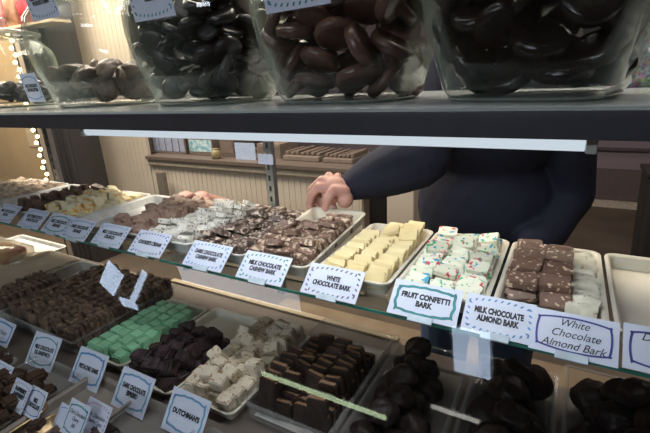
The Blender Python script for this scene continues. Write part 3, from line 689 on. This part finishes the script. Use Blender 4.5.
def fill(J, kind, name, label, group, reff, ztop, mx=170, shell=.06, flat=.5):
    cx, cy, yaw, hw, hd, ht, base = J; s = ht/.265; pts = []; tries = 0
    while len(pts) < mx and tries < 14000:
        tries += 1
        p = Vector((cx+random.uniform(-hw, hw), cy+random.uniform(-hd, hd), LT+random.uniform(.03, ztop)))
        if random.random() < .5: p.z = LT+.03+(p.z-LT-.03)*random.random()
        if not inside(cx, cy, yaw, hw, hd, s, base, p, reff*.95): continue
        if inside(cx, cy, yaw, hw*.62, hd*.62, s, base, p, 0) and p.z < LT+ztop-.03: continue
        if any((p-q).length < reff*1.28 for q in pts): continue
        pts.append(p)
    for p in pts:
        put(kind, name, label, 'chocolate', group, p, (random.gauss(0, flat)+.5, random.gauss(0, flat), random.uniform(0, 6)), random.uniform(.92, 1.05))
JD = (-.048, .672, -.25, .138, .125, .265, .66); JC = (-.345, .705, -.05, .150, .125, .265, .72)
JB = (-.70, .740, 0, .165, .125, .265, .72); JA = (-1.11, .755, 0, .180, .125, .265, .72)
def mkjar(J, label): return jar(J[0], J[1], J[2], J[3], J[4], J[5], label)
jD = mkjar(JD, 'big glass jar of near black discs at the right of the ledge')
jC = mkjar(JC, 'big glass jar of brown chocolate discs at the middle of the ledge')
jB = mkjar(JB, 'big glass jar of black cookies behind a striped tag')
jA = mkjar(JA, 'big glass jar half full of chocolate covered chips')
fill(JD, 'ddisc', 'chocolate_disc', 'near black chocolate disc in the rightmost big jar', 'near black discs in the right jar', .029, .19)
fill(JC, 'cdisc', 'chocolate_disc', 'brown chocolate disc in the middle jar', 'brown discs in the middle jar', .030, .19)
fill(JB, 'ore', 'covered_cookie', 'black chocolate covered cookie in the jar with the striped tag', 'black cookies in the jar', .026, .19)
fill(JA, 'chip', 'chip_cluster', 'brown chocolate covered chip in the half full jar', 'covered chips in the half full jar', .026, .095)
# lidded jar at the far left, standing farther back
p = PZ(18, 108, LT)
JE = (-1.70, .80, 0, .155, .12, .21, .80)
je = jar(*JE[:5], JE[5], 'lidded glass jar at the far left with a layer of black sweets', lid=True, base=.8)
fill(JE, 'darkblob', 'dark_sweet', 'glossy black sweet in the lidded jar', 'black sweets in the lidded jar', .024, .065, flat=.3)
def jartag(px, py, Y, label, text, w, h, bcol, style='dash', tilt=-.15, yaw=-.1, ts=.011, bulge=.1):
    p = PY(px, py, Y)
    return card(label, text, (p.x, Y, p.z), w=w, h=h, lean=tilt, yaw=yaw, style=style, bc=bcol, tsize=ts, clip=False, bulge=bulge)
jartag(47, 19, .622, 'striped tag on the half full jar at the top left', 'MILK CHOCOLATE\nPOTATO CHIPS', .125, .08, TE, yaw=-.05)
jartag(155, 19, .607, 'striped tag on the jar of black cookies', 'DARK CHOCOLATE\nOREOS', .12, .08, TE, yaw=-.05)
jartag(297, 9, .572, 'tag on the middle jar, cut off at the top', 'MILK CHOCOLATE\nOREOS', .12, .08, TE)
jartag(38, 102, .655, 'small tag with rounded blue border on the lidded jar', 'MILK CHOCOLATE\nNUTTER BUTTERS', .10, .075, BL, style='solid', bulge=.15)
# red and cream packets behind the lidded jar (on a shelf above)
def packet(x, y, z0, w, d, h, m, label):
    t = tag(thing('sweet_packet', (x, y, z0)), label, 'packet')
    bm = bmesh.new(); loft(bm, [[(a*k, b*k2, z) for a, b in rrect(w, d, d*.4)] for k, k2, z in ((1, 1, 0), (1.05, 1.1, h*.4), (1, .8, h*.8), (1, .25, h))]); mobj('bag', bm, m, t, smooth=True)
    mobj('seal', bx(-w/2, w/2, -.002, .002, h+.0005, h+.02), m, t)
shz = PY(20, 26, 1.9).z
sh = tag(thing('wall_shelf', (-3.6, 2.0, shz-.02)), 'shelf of red and brown packets above the lidded jar', 'shelf')
mobj('board', bx(-.9, .42, -.15, -.005, 0, .018), wood_pale, sh)
mobj('bracket', bx(-.02, .02, -.12, -.006, -.10, -.0005), metal, sh)
for i, (cc, nm) in enumerate([((.42, .06, .07), 'red'), ((.22, .10, .06), 'brown'), ((.50, .16, .15), 'pink red'), ((.30, .16, .10), 'tan brown'), ((.40, .04, .05), 'crimson'), ((.45, .30, .22), 'beige')]):
    packet(-4.35+i*.19, 1.925, shz, .14, .07, .26, pbr('packet_%s' % nm.replace(' ', '_'), cc, .35, tuple(c*.5 for c in cc), 14), nm+' packet on the shelf above the lidded jar')
# iridescent bag at the right
p = PY(628, 85, 1.5)
def irid():
    m, nt, out = new_mat('iridescent_film'); N, L = nt.nodes, nt.links
    b = N.new('ShaderNodeBsdfPrincipled'); L.new(b.outputs[0], out.inputs[0]); b.inputs['Roughness'].default_value = .3; b.inputs['Metallic'].default_value = .3
    tc = N.new('ShaderNodeTexCoord'); v = N.new('ShaderNodeTexVoronoi'); v.inputs['Scale'].default_value = 190; L.new(tc.outputs['Object'], v.inputs['Vector'])
    hs = N.new('ShaderNodeHueSaturation'); hs.inputs['Saturation'].default_value = .55; hs.inputs['Value'].default_value = .5; L.new(v.outputs['Color'], hs.inputs['Color'])
    L.new(hs.outputs[0], b.inputs['Base Color']); return m
ib = tag(thing('gift_bag', (.135, .93, LT+.0002)), 'shimmering iridescent bag standing behind the rightmost jar', 'bag')
bm = bmesh.new(); loft(bm, [[(x*a, y*b, z) for x, y in rrect(.19, .06, .02)] for a, b, z in ((.95, 1, 0), (1, 1.1, .02), (1.02, 1, .045), (1, .5, .068), (1, .2, .072))]); mobj('pouch', bm, irid(), ib, smooth=True)
mobj('top_seal', bx(-.095, .095, -.004, .004, .0725, .085), irid(), ib)
a = PY(606, 40, 5.2)
mb = tag(thing('wall_board', (a.x+.75, 5.25, a.z)), 'large dark board on the far wall right of the rightmost jar', 'board')
mobj('board', bx(-.95, .95, -.02, .049, 0, 1.0), pbr('board_black', (.012, .016, .02), .6), mb)
bm = bmesh.new(); box(bm, -.98, -.951, -.03, .049, -.03, 1.03); box(bm, .951, .98, -.03, .049, -.03, 1.03); box(bm, -.95, .95, -.03, .049, -.03, -.001); box(bm, -.95, .95, -.03, .049, 1.001, 1.03)
mobj('frame', bm, dk, mb)
# thin tan slab over the floor on the clerk's side
tag(mobj('tan_floor_area', bx(-1.6, 1.6, 1.08, 2.15, Hs+.0005, Hs+.014, bev=.004), pbr('tan_floor', (.19, .14, .09), .8, (.16, .115, .075), 8)), 'tan area on the floor where the clerk stands', 'mat')
# black bin at the right edge, beyond the clerk
q0 = PY(645, 198, 3.6)
bn = tag(thing('waste_bin', (q0.x+.16, 3.75, Hs)), 'black bin standing on the brown floor at the right edge', 'bin')
zb = PY(645, 172, 3.6).z-Hs
bm = bmesh.new(); loft(bm, [[(x*k, y*k, z) for x, y in rrect(.34, .34, .05)] for k, z in ((.85, 0), (1, zb-.04), (1, zb-.035))]); mobj('body', bm, pbr('bin_black', (.02, .018, .018), .5), bn)
mobj('lid', bx(-.18, .18, -.18, .18, zb-.034, zb, bev=.008), pbr('bin_black'  , (.02, .018, .018), .5), bn)

# ================================================================= THE CLERK
def fused(name, segs, voxel, mat, parent, smooth_it=4, extra=None):
    """one continuous skin: overlapping tapered tubes and ellipsoids fused by a voxel remesh"""
    bm = bmesh.new()
    for sg in segs:
        if sg[0] == 'e':
            _, c, rad, rot = sg
            m = Matrix.Translation(c) @ Euler(rot).to_matrix().to_4x4() @ Matrix.Diagonal((*rad, 1))
            bmesh.ops.create_icosphere(bm, subdivisions=3, radius=1, matrix=m)
        else:
            _, pts, rad = sg[:3]; fl = sg[3] if len(sg) > 3 else None
            P_ = [Vector(p) for p in pts]
            dense = []; dr = []
            for i in range(len(P_)-1):
                for k in range(4):
                    t = k/4; dense.append(P_[i].lerp(P_[i+1], t)); dr.append(rad[i]*(1-t)+rad[i+1]*t)
            dense.append(P_[-1]); dr.append(rad[-1])
            tube(bm, dense, dr, 14, True, fl)
            if not fl:
                for p, r_ in ((P_[0], rad[0]), (P_[-1], rad[-1])):
                    bmesh.ops.create_icosphere(bm, subdivisions=2, radius=r_*.99, matrix=Matrix.Translation(p))
    me = bpy.data.meshes.new(name); bmesh.ops.recalc_face_normals(bm, faces=bm.faces); bm.to_mesh(me); bm.free()
    o = bpy.data.objects.new(name, me); COL.objects.link(o)
    md = o.modifiers.new('r', 'REMESH'); md.mode = 'VOXEL'; md.voxel_size = voxel; md.use_smooth_shade = True
    sm = o.modifiers.new('s', 'SMOOTH'); sm.iterations = smooth_it; sm.factor = .5
    bpy.context.view_layer.update()
    me2 = bpy.data.meshes.new_from_object(o.evaluated_get(bpy.context.evaluated_depsgraph_get()))
    bpy.data.objects.remove(o); me2.materials.clear(); me2.materials.append(mat)
    for p in me2.polygons: p.use_smooth = True
    ob = bpy.data.objects.new(name, me2); COL.objects.link(ob); ob.parent = parent
    return ob
skin = pbr('skin', (.56, .315, .25), .5, (.50, .25, .20), 25, bump=.15, bscale=250)
jack = pbr('navy_jacket', (.0055, .0075, .021), .85, (.008, .010, .027), 12, bump=.25, bscale=120)
denim = pbr('blue_denim', (.035, .075, .16), .8, (.028, .06, .13), 60)
hair_m = pbr('brown_hair', (.07, .04, .025), .6, (.05, .03, .02), 60, stretch=(4, 4, .5))
ORG = Vector((-.22, 1.42, Hs))
person = tag(thing('person', ORG), 'person in a dark navy jacket and jeans reaching to lift a tray of cashew bark', 'person')
def V(x, y, z): return Vector((x, y, z))-ORG
def VP(px, py, Y): return PY(px, py, Y)-ORG
wr = VP(349, 187, 1.045); elb = VP(420, 158, 1.15)
pal = VP(336, 188, 1.012)
shR = V(-.42, 1.36, .0); shL = V(-.02, 1.40, -.01)
elL = VP(570, 196, 1.44); wrL = VP(548, 232, 1.33); hL = VP(536, 243, 1.27)
neck = V(-.22, 1.34, .11); head = V(-.235, 1.27, .235)
seg = [
 ('e', V(-.22, 1.38, -.18), (.16, .11, .24), (.12, 0, 0)), ('e', V(-.22, 1.43, -.50), (.15, .105, .20), (0, 0, 0)), ('e', V(-.22, 1.45, -.62), (.165, .12, .12), (0, 0, 0)),
 ('t', [V(-.22, 1.37, .0), neck, V(-.23, 1.30, .16)], [.075, .058, .058]),
 ('e', head, (.078, .098, .115), (.25, 0, 0)), ('e', head+Vector((0, -.035, -.06)), (.055, .06, .055), (0, 0, 0)),
 ('e', head+Vector((0, -.105, -.012)), (.013, .020, .024), (.3, 0, 0)),
 ('e', head+Vector((.078, 0, -.01)), (.010, .022, .032), (0, 0, 0)), ('e', head+Vector((-.078, 0, -.01)), (.010, .022, .032), (0, 0, 0)),
 ('t', [V(-.30, 1.37, .02), shR, shR.lerp(elb, .5), elb], [.06, .055, .047, .042]), ('t', [elb, elb.lerp(wr, .4), wr], [.042, .040, .027]),
 ('t', [V(-.14, 1.38, .01), shL, shL.lerp(elL, .5), elL], [.06, .055, .045, .040]), ('t', [elL, elL.lerp(wrL, .4), wrL, hL], [.040, .038, .026, .03]),
 ('t', [V(-.31, 1.45, -.64), V(-.315, 1.44, -1.0), V(-.32, 1.46, -1.38), V(-.32, 1.47, -1.43)], [.088, .060, .042, .045]),
 ('t', [V(-.13, 1.45, -.64), V(-.125, 1.44, -1.0), V(-.12, 1.46, -1.38), V(-.12, 1.47, -1.43)], [.088, .060, .042, .045]),
]
# reaching hand: palm, thumb over the rim, four fingers curled under the tray's back corner
kn = [VP(319, 187, .992), VP(322, 180, 1.008), VP(329, 176, 1.026), VP(338, 176, 1.040)]
seg += [('t', [wr, wr.lerp(pal, .5), pal], [.027, .029, .029]), ('e', pal, (.038, .030, .034), (0, .4, 0))]
seg += [('t', [pal, kn[0]], [.028, .0145]), ('t', [pal, kn[1]], [.028, .0140]), ('t', [pal, kn[2]], [.026, .0135]), ('t', [pal, kn[3]], [.020, .011]),
        ('e', VP(345, 199, 1.000), (.024, .022, .026), (0, 0, 0)), ('e', VP(331, 195, 1.005), (.028, .022, .026), (0, 0, 0))]
fingers = [
 [kn[0], VP(311.5, 195, .985), VP(309, 205, .986), VP(312, 212, .984)],
 [kn[1], VP(312, 189, 1.012), VP(310, 200, 1.010), VP(316, 212, 1.000)],
 [kn[2], VP(320, 186, 1.035), VP(318, 199, 1.030), VP(326, 213, 1.012)],
 [kn[3], VP(332, 190, 1.045), VP(331, 200, 1.038), VP(336, 211, 1.020)]]
for i, f in enumerate(fingers):
    k = (1, 1.04, .98, .86)[i]; seg.append(('t', f, [.0128*k, .0118*k, .0105*k, .0085*k]))
seg.append(('t', [VP(344, 192, 1.000), VP(333, 190, .975), VP(328, 199, .957), VP(325.5, 208.5, .948)], [.020, .0150, .0132, .0100]))
body = fused('body', seg, .0032, skin, person, 3)
# sleeves and jacket
def off(a, b, t): return a.lerp(b, t)
cuff = off(wr, elb, .06)
jseg = [
 ('e', V(-.22, 1.37, -.14), (.215, .145, .22), (.10, 0, 0)), ('e', V(-.215, 1.40, -.42), (.215, .150, .22), (0, 0, 0)), ('e', V(-.205, 1.42, -.58), (.222, .155, .15), (0, 0, 0)),
 ('e', V(-.22, 1.37, -.005), (.23, .10, .08), (0, 0, 0)), ('e', V(-.225, 1.33, .085), (.078, .075, .035), (.2, 0, 0)),
 ('t', [V(-.34, 1.37, -.02), shR, off(shR, elb, .5), elb], [.09, .09, .088, .086]),
 ('t', [elb, off(elb, wr, .35), off(elb, wr, .7), cuff], [.086, .078, .064, .046]),
 ('t', [V(-.12, 1.38, -.03), shL, off(shL, elL, .5), elL], [.09, .085, .075, .068]),
 ('t', [elL, off(elL, wrL, .5), wrL, hL], [.066, .058, .055, .052]), ('e', hL, (.058, .05, .055), (0, 0, 0)),
]
for i in range(4):   # loose folds along the forearm
    q = off(elb, wr, .12+.22*i); jseg.append(('e', q+Vector((0, -.01, -.012 if i % 2 else .012)), (.026, .066-.008*i, .062-.008*i), (0, .3, .2*i)))
jacket = fused('jacket', jseg, .007, jack, person, 5)
jeans = fused('jeans', [
 ('e', V(-.21, 1.44, -.68), (.195, .14, .13), (0, 0, 0)),
 ('t', [V(-.315, 1.44, -.70), V(-.325, 1.43, -1.0), V(-.33, 1.45, -1.40)], [.112, .090, .074]),
 ('t', [V(-.115, 1.44, -.70), V(-.105, 1.43, -1.0), V(-.10, 1.45, -1.40)], [.112, .090, .074])], .008, denim, person, 4)
for sx in (-.325, -.11):
    bm = bmesh.new(); loft(bm, [[(x*k, y*k2-.04, z) for x, y in rrect(.10, .27, .048)] for k, k2, z in ((1, 1, .0145), (1, 1, .04), (.9, .85, .075), (.75, .5, .10))])
    s_ = mobj('shoe', bm, pbr('black_shoe', (.02, .02, .022), .4), person, smooth=False); s_.location = Vector((sx, 1.45, Hs))-ORG
bm = bmesh.new(); bmesh.ops.create_icosphere(bm, subdivisions=4, radius=1)
for v in list(bm.verts):
    if v.co.y < -.45 and v.co.z < .55 or v.co.z < -.75: bm.verts.remove(v)
for v in bm.verts: v.co = Vector((v.co.x*.088, v.co.y*.108+.006, v.co.z*.125+.006))*(1+.03*noise.noise(v.co*3))
hr = mobj('hair', bm, hair_m, person, smooth=True); hr.location = head
sd = hr.modifiers.new('s', 'SOLIDIFY'); sd.thickness = .008
for sx in (-.030, .030):
    bm = bmesh.new(); bmesh.ops.create_uvsphere(bm, u_segments=12, v_segments=8, radius=.0125); e = mobj('eye', bm, pbr('eye_white', (.7, .68, .65), .2), person, smooth=True); e.location = head+Vector((sx, -.084, .005))
    bm = bmesh.new(); bmesh.ops.create_uvsphere(bm, u_segments=12, v_segments=8, radius=.006); i_ = mobj('iris', bm, ink, e, smooth=True); i_.location = Vector((0, -.0078, -.002))
bm = bmesh.new(); tube(bm, [(-.024, .004, 0), (-.01, -.002, .003), (0, 0, .001), (.01, -.002, .003), (.024, .004, 0)], [.002, .005, .0055, .005, .002], 8)
mo = mobj('mouth', bm, pbr('lips', (.40, .15, .13), .5), person, smooth=True); mo.location = head+Vector((0, -.096, -.062))
# second person's fingertips at the left, behind the crunch tray
h2 = tag(thing('person', PY(185, 197, 1.03)), 'pink fingertips of another hand behind the light brown crunch tray', 'person')
fs = []
for i in range(4):
    fs.append(('t', [Vector((.014*i-.03, .06, -.028)), Vector((.014*i-.032, .022, .004+.004*(i in (1, 2)))), Vector((.014*i-.034, .0, .0)), Vector((.014*i-.034, -.008, -.018))], [.011, .0095, .0088, .0075]))
fs.append(('e', Vector((-.006, .075, -.022)), (.036, .035, .020), (.3, 0, 0))); fs.append(('t', [Vector((-.0, .09, -.03)), Vector((.0, .22, -.10)), Vector((.01, .36, -.20))], [.024, .030, .036]))
fs.append(('t', [Vector((.025, .08, -.03)), Vector((.038, .045, -.03)), Vector((.034, .02, -.035))], [.013, .011, .009]))
fused('hand', fs, .003, skin, h2, 3)

# ================================================================= LIGHT
CZ = 1.349
def reflection_lamp(x, y, w, d, rz, col, s, label, nm):
    t = tag(thing('reflection_lamp', (x, y, CZ-.04), (0, 0, rz)), label, 'lamp')
    mobj('housing', bx(-w/2-.02, w/2+.02, -d/2-.02, d/2+.02, .0005, .0395), white_plastic, t)
    mobj('diffuser', bx(-w/2, w/2, -d/2, d/2, -.012, 0), glow(nm, col, s), t)
    return t
reflection_lamp(-1.47, -2.07, 1.12, .045, .0, (.80, 1.0, .62), 13, 'slim greenish tube lamp on the ceiling, mirrored in the front glass', 'lamp_green')
reflection_lamp(-.42, -1.78, .30, .03, .0, (1, .98, .9), 9, 'short slim lamp on the ceiling behind the viewer', 'lamp_short')
reflection_lamp(-3.74, -1.47, .46, .20, .78, (.62, .76, 1.0), 14, 'short wide bluish glow panel added on the ceiling for its reflection in the front glass', 'added_blue')  # this and the next two are added so the front glass mirrors an L
reflection_lamp(-3.36, -1.50, .66, .06, .83, (.62, .76, 1.0), 14, 'narrow bluish glow panel added on the ceiling beside the wide one', 'added_blue2')
reflection_lamp(-3.62, -1.74, .24, .10, .0, (.62, .76, 1.0), 14, 'small bluish glow panel added on the ceiling between the wide and the narrow one', 'added_blue3')
reflection_lamp(-.33, -1.22, .20, .34, .05, (.62, .76, 1.0), 15, 'square bluish glow panel added on the ceiling for its reflection in front of the jeans', 'added_square')  # added panel whose mirror image makes the pale patch on the front glass
def area(name, loc, rot, sx, sy, power, col):
    l = bpy.data.lights.new(name, 'AREA'); l.shape = 'RECTANGLE'; l.size = sx; l.size_y = sy; l.energy = power; l.color = col
    o = bpy.data.objects.new(name, l); COL.objects.link(o); o.location = loc; o.rotation_euler = rot; return o
area('clerk_side_light', (-1.2, 1.75, 1.33), (0, 0, 0), 3.2, .5, 80, (1.0, .90, .76))
area('clerk_side_light', (-3.4, 1.5, 1.33), (0, 0, 0), 1.6, .6, 120, (1.0, .88, .72))  # extra light added to brighten the bead board at the left
area('alcove_fill', (-5.6, 1.9, 1.33), (0, 0, 0), 1.6, .6, 70, (1.0, .82, .60))  # unseen fill added to brighten the tan wall
area('far_room_light', (1.3, 3.9, 1.33), (0, 0, 0), 1.2, .6, 14, (1.0, .85, .85))
area('added_shop_light', (-1.2, -3.8, 1.33), (math.radians(35), 0, 0), 2.6, .8, 100, (.80, .88, 1.0))  # added front fill, placed so its mirror image stays out of view
area('added_shop_light', (-2.1, -1.2, 1.33), (0, 0, 0), 1.2, .16, 5, (.80, .88, 1.0))  # added strip whose reflection gives the bluish smear on the glass
area('ledge_fill', (-.6, .70, 1.33), (0, 0, 0), 2.2, .3, 13, (.95, .97, 1.0))  # unseen overhead fill added to light the jars
area('led_strip', (-.45, .585, LB-.012), (math.radians(28), 0, 0), .94, .012, 2.5, (.94, .97, 1.0))
wd = bpy.data.worlds.new('world'); SC.world = wd; wd.use_nodes = True
wd.node_tree.nodes['Background'].inputs[0].default_value = (.5, .5, .55, 1); wd.node_tree.nodes['Background'].inputs[1].default_value = .15

# lift the whole layout so that the floor is at z = 0
for o in list(SC.objects):
    if o.parent is None: o.location.z += H
cd = bpy.data.cameras.new('camera'); cam = bpy.data.objects.new('camera', cd); COL.objects.link(cam)
cd.sensor_width = 36; cd.sensor_fit = 'HORIZONTAL'; cd.lens = FPX/650*36; cd.clip_start = .02
M = Matrix([[R3[i][0], -R3[i][1], -R3[i][2]] for i in range(3)])
cam.matrix_world = Matrix.Translation((0, 0, H)) @ M.to_4x4()
SC.camera = cam
vs_ = SC.view_settings; vs_.view_transform = 'Standard'; vs_.look = 'None'; vs_.gamma = 1; vs_.use_curve_mapping = False; vs_.exposure = 0
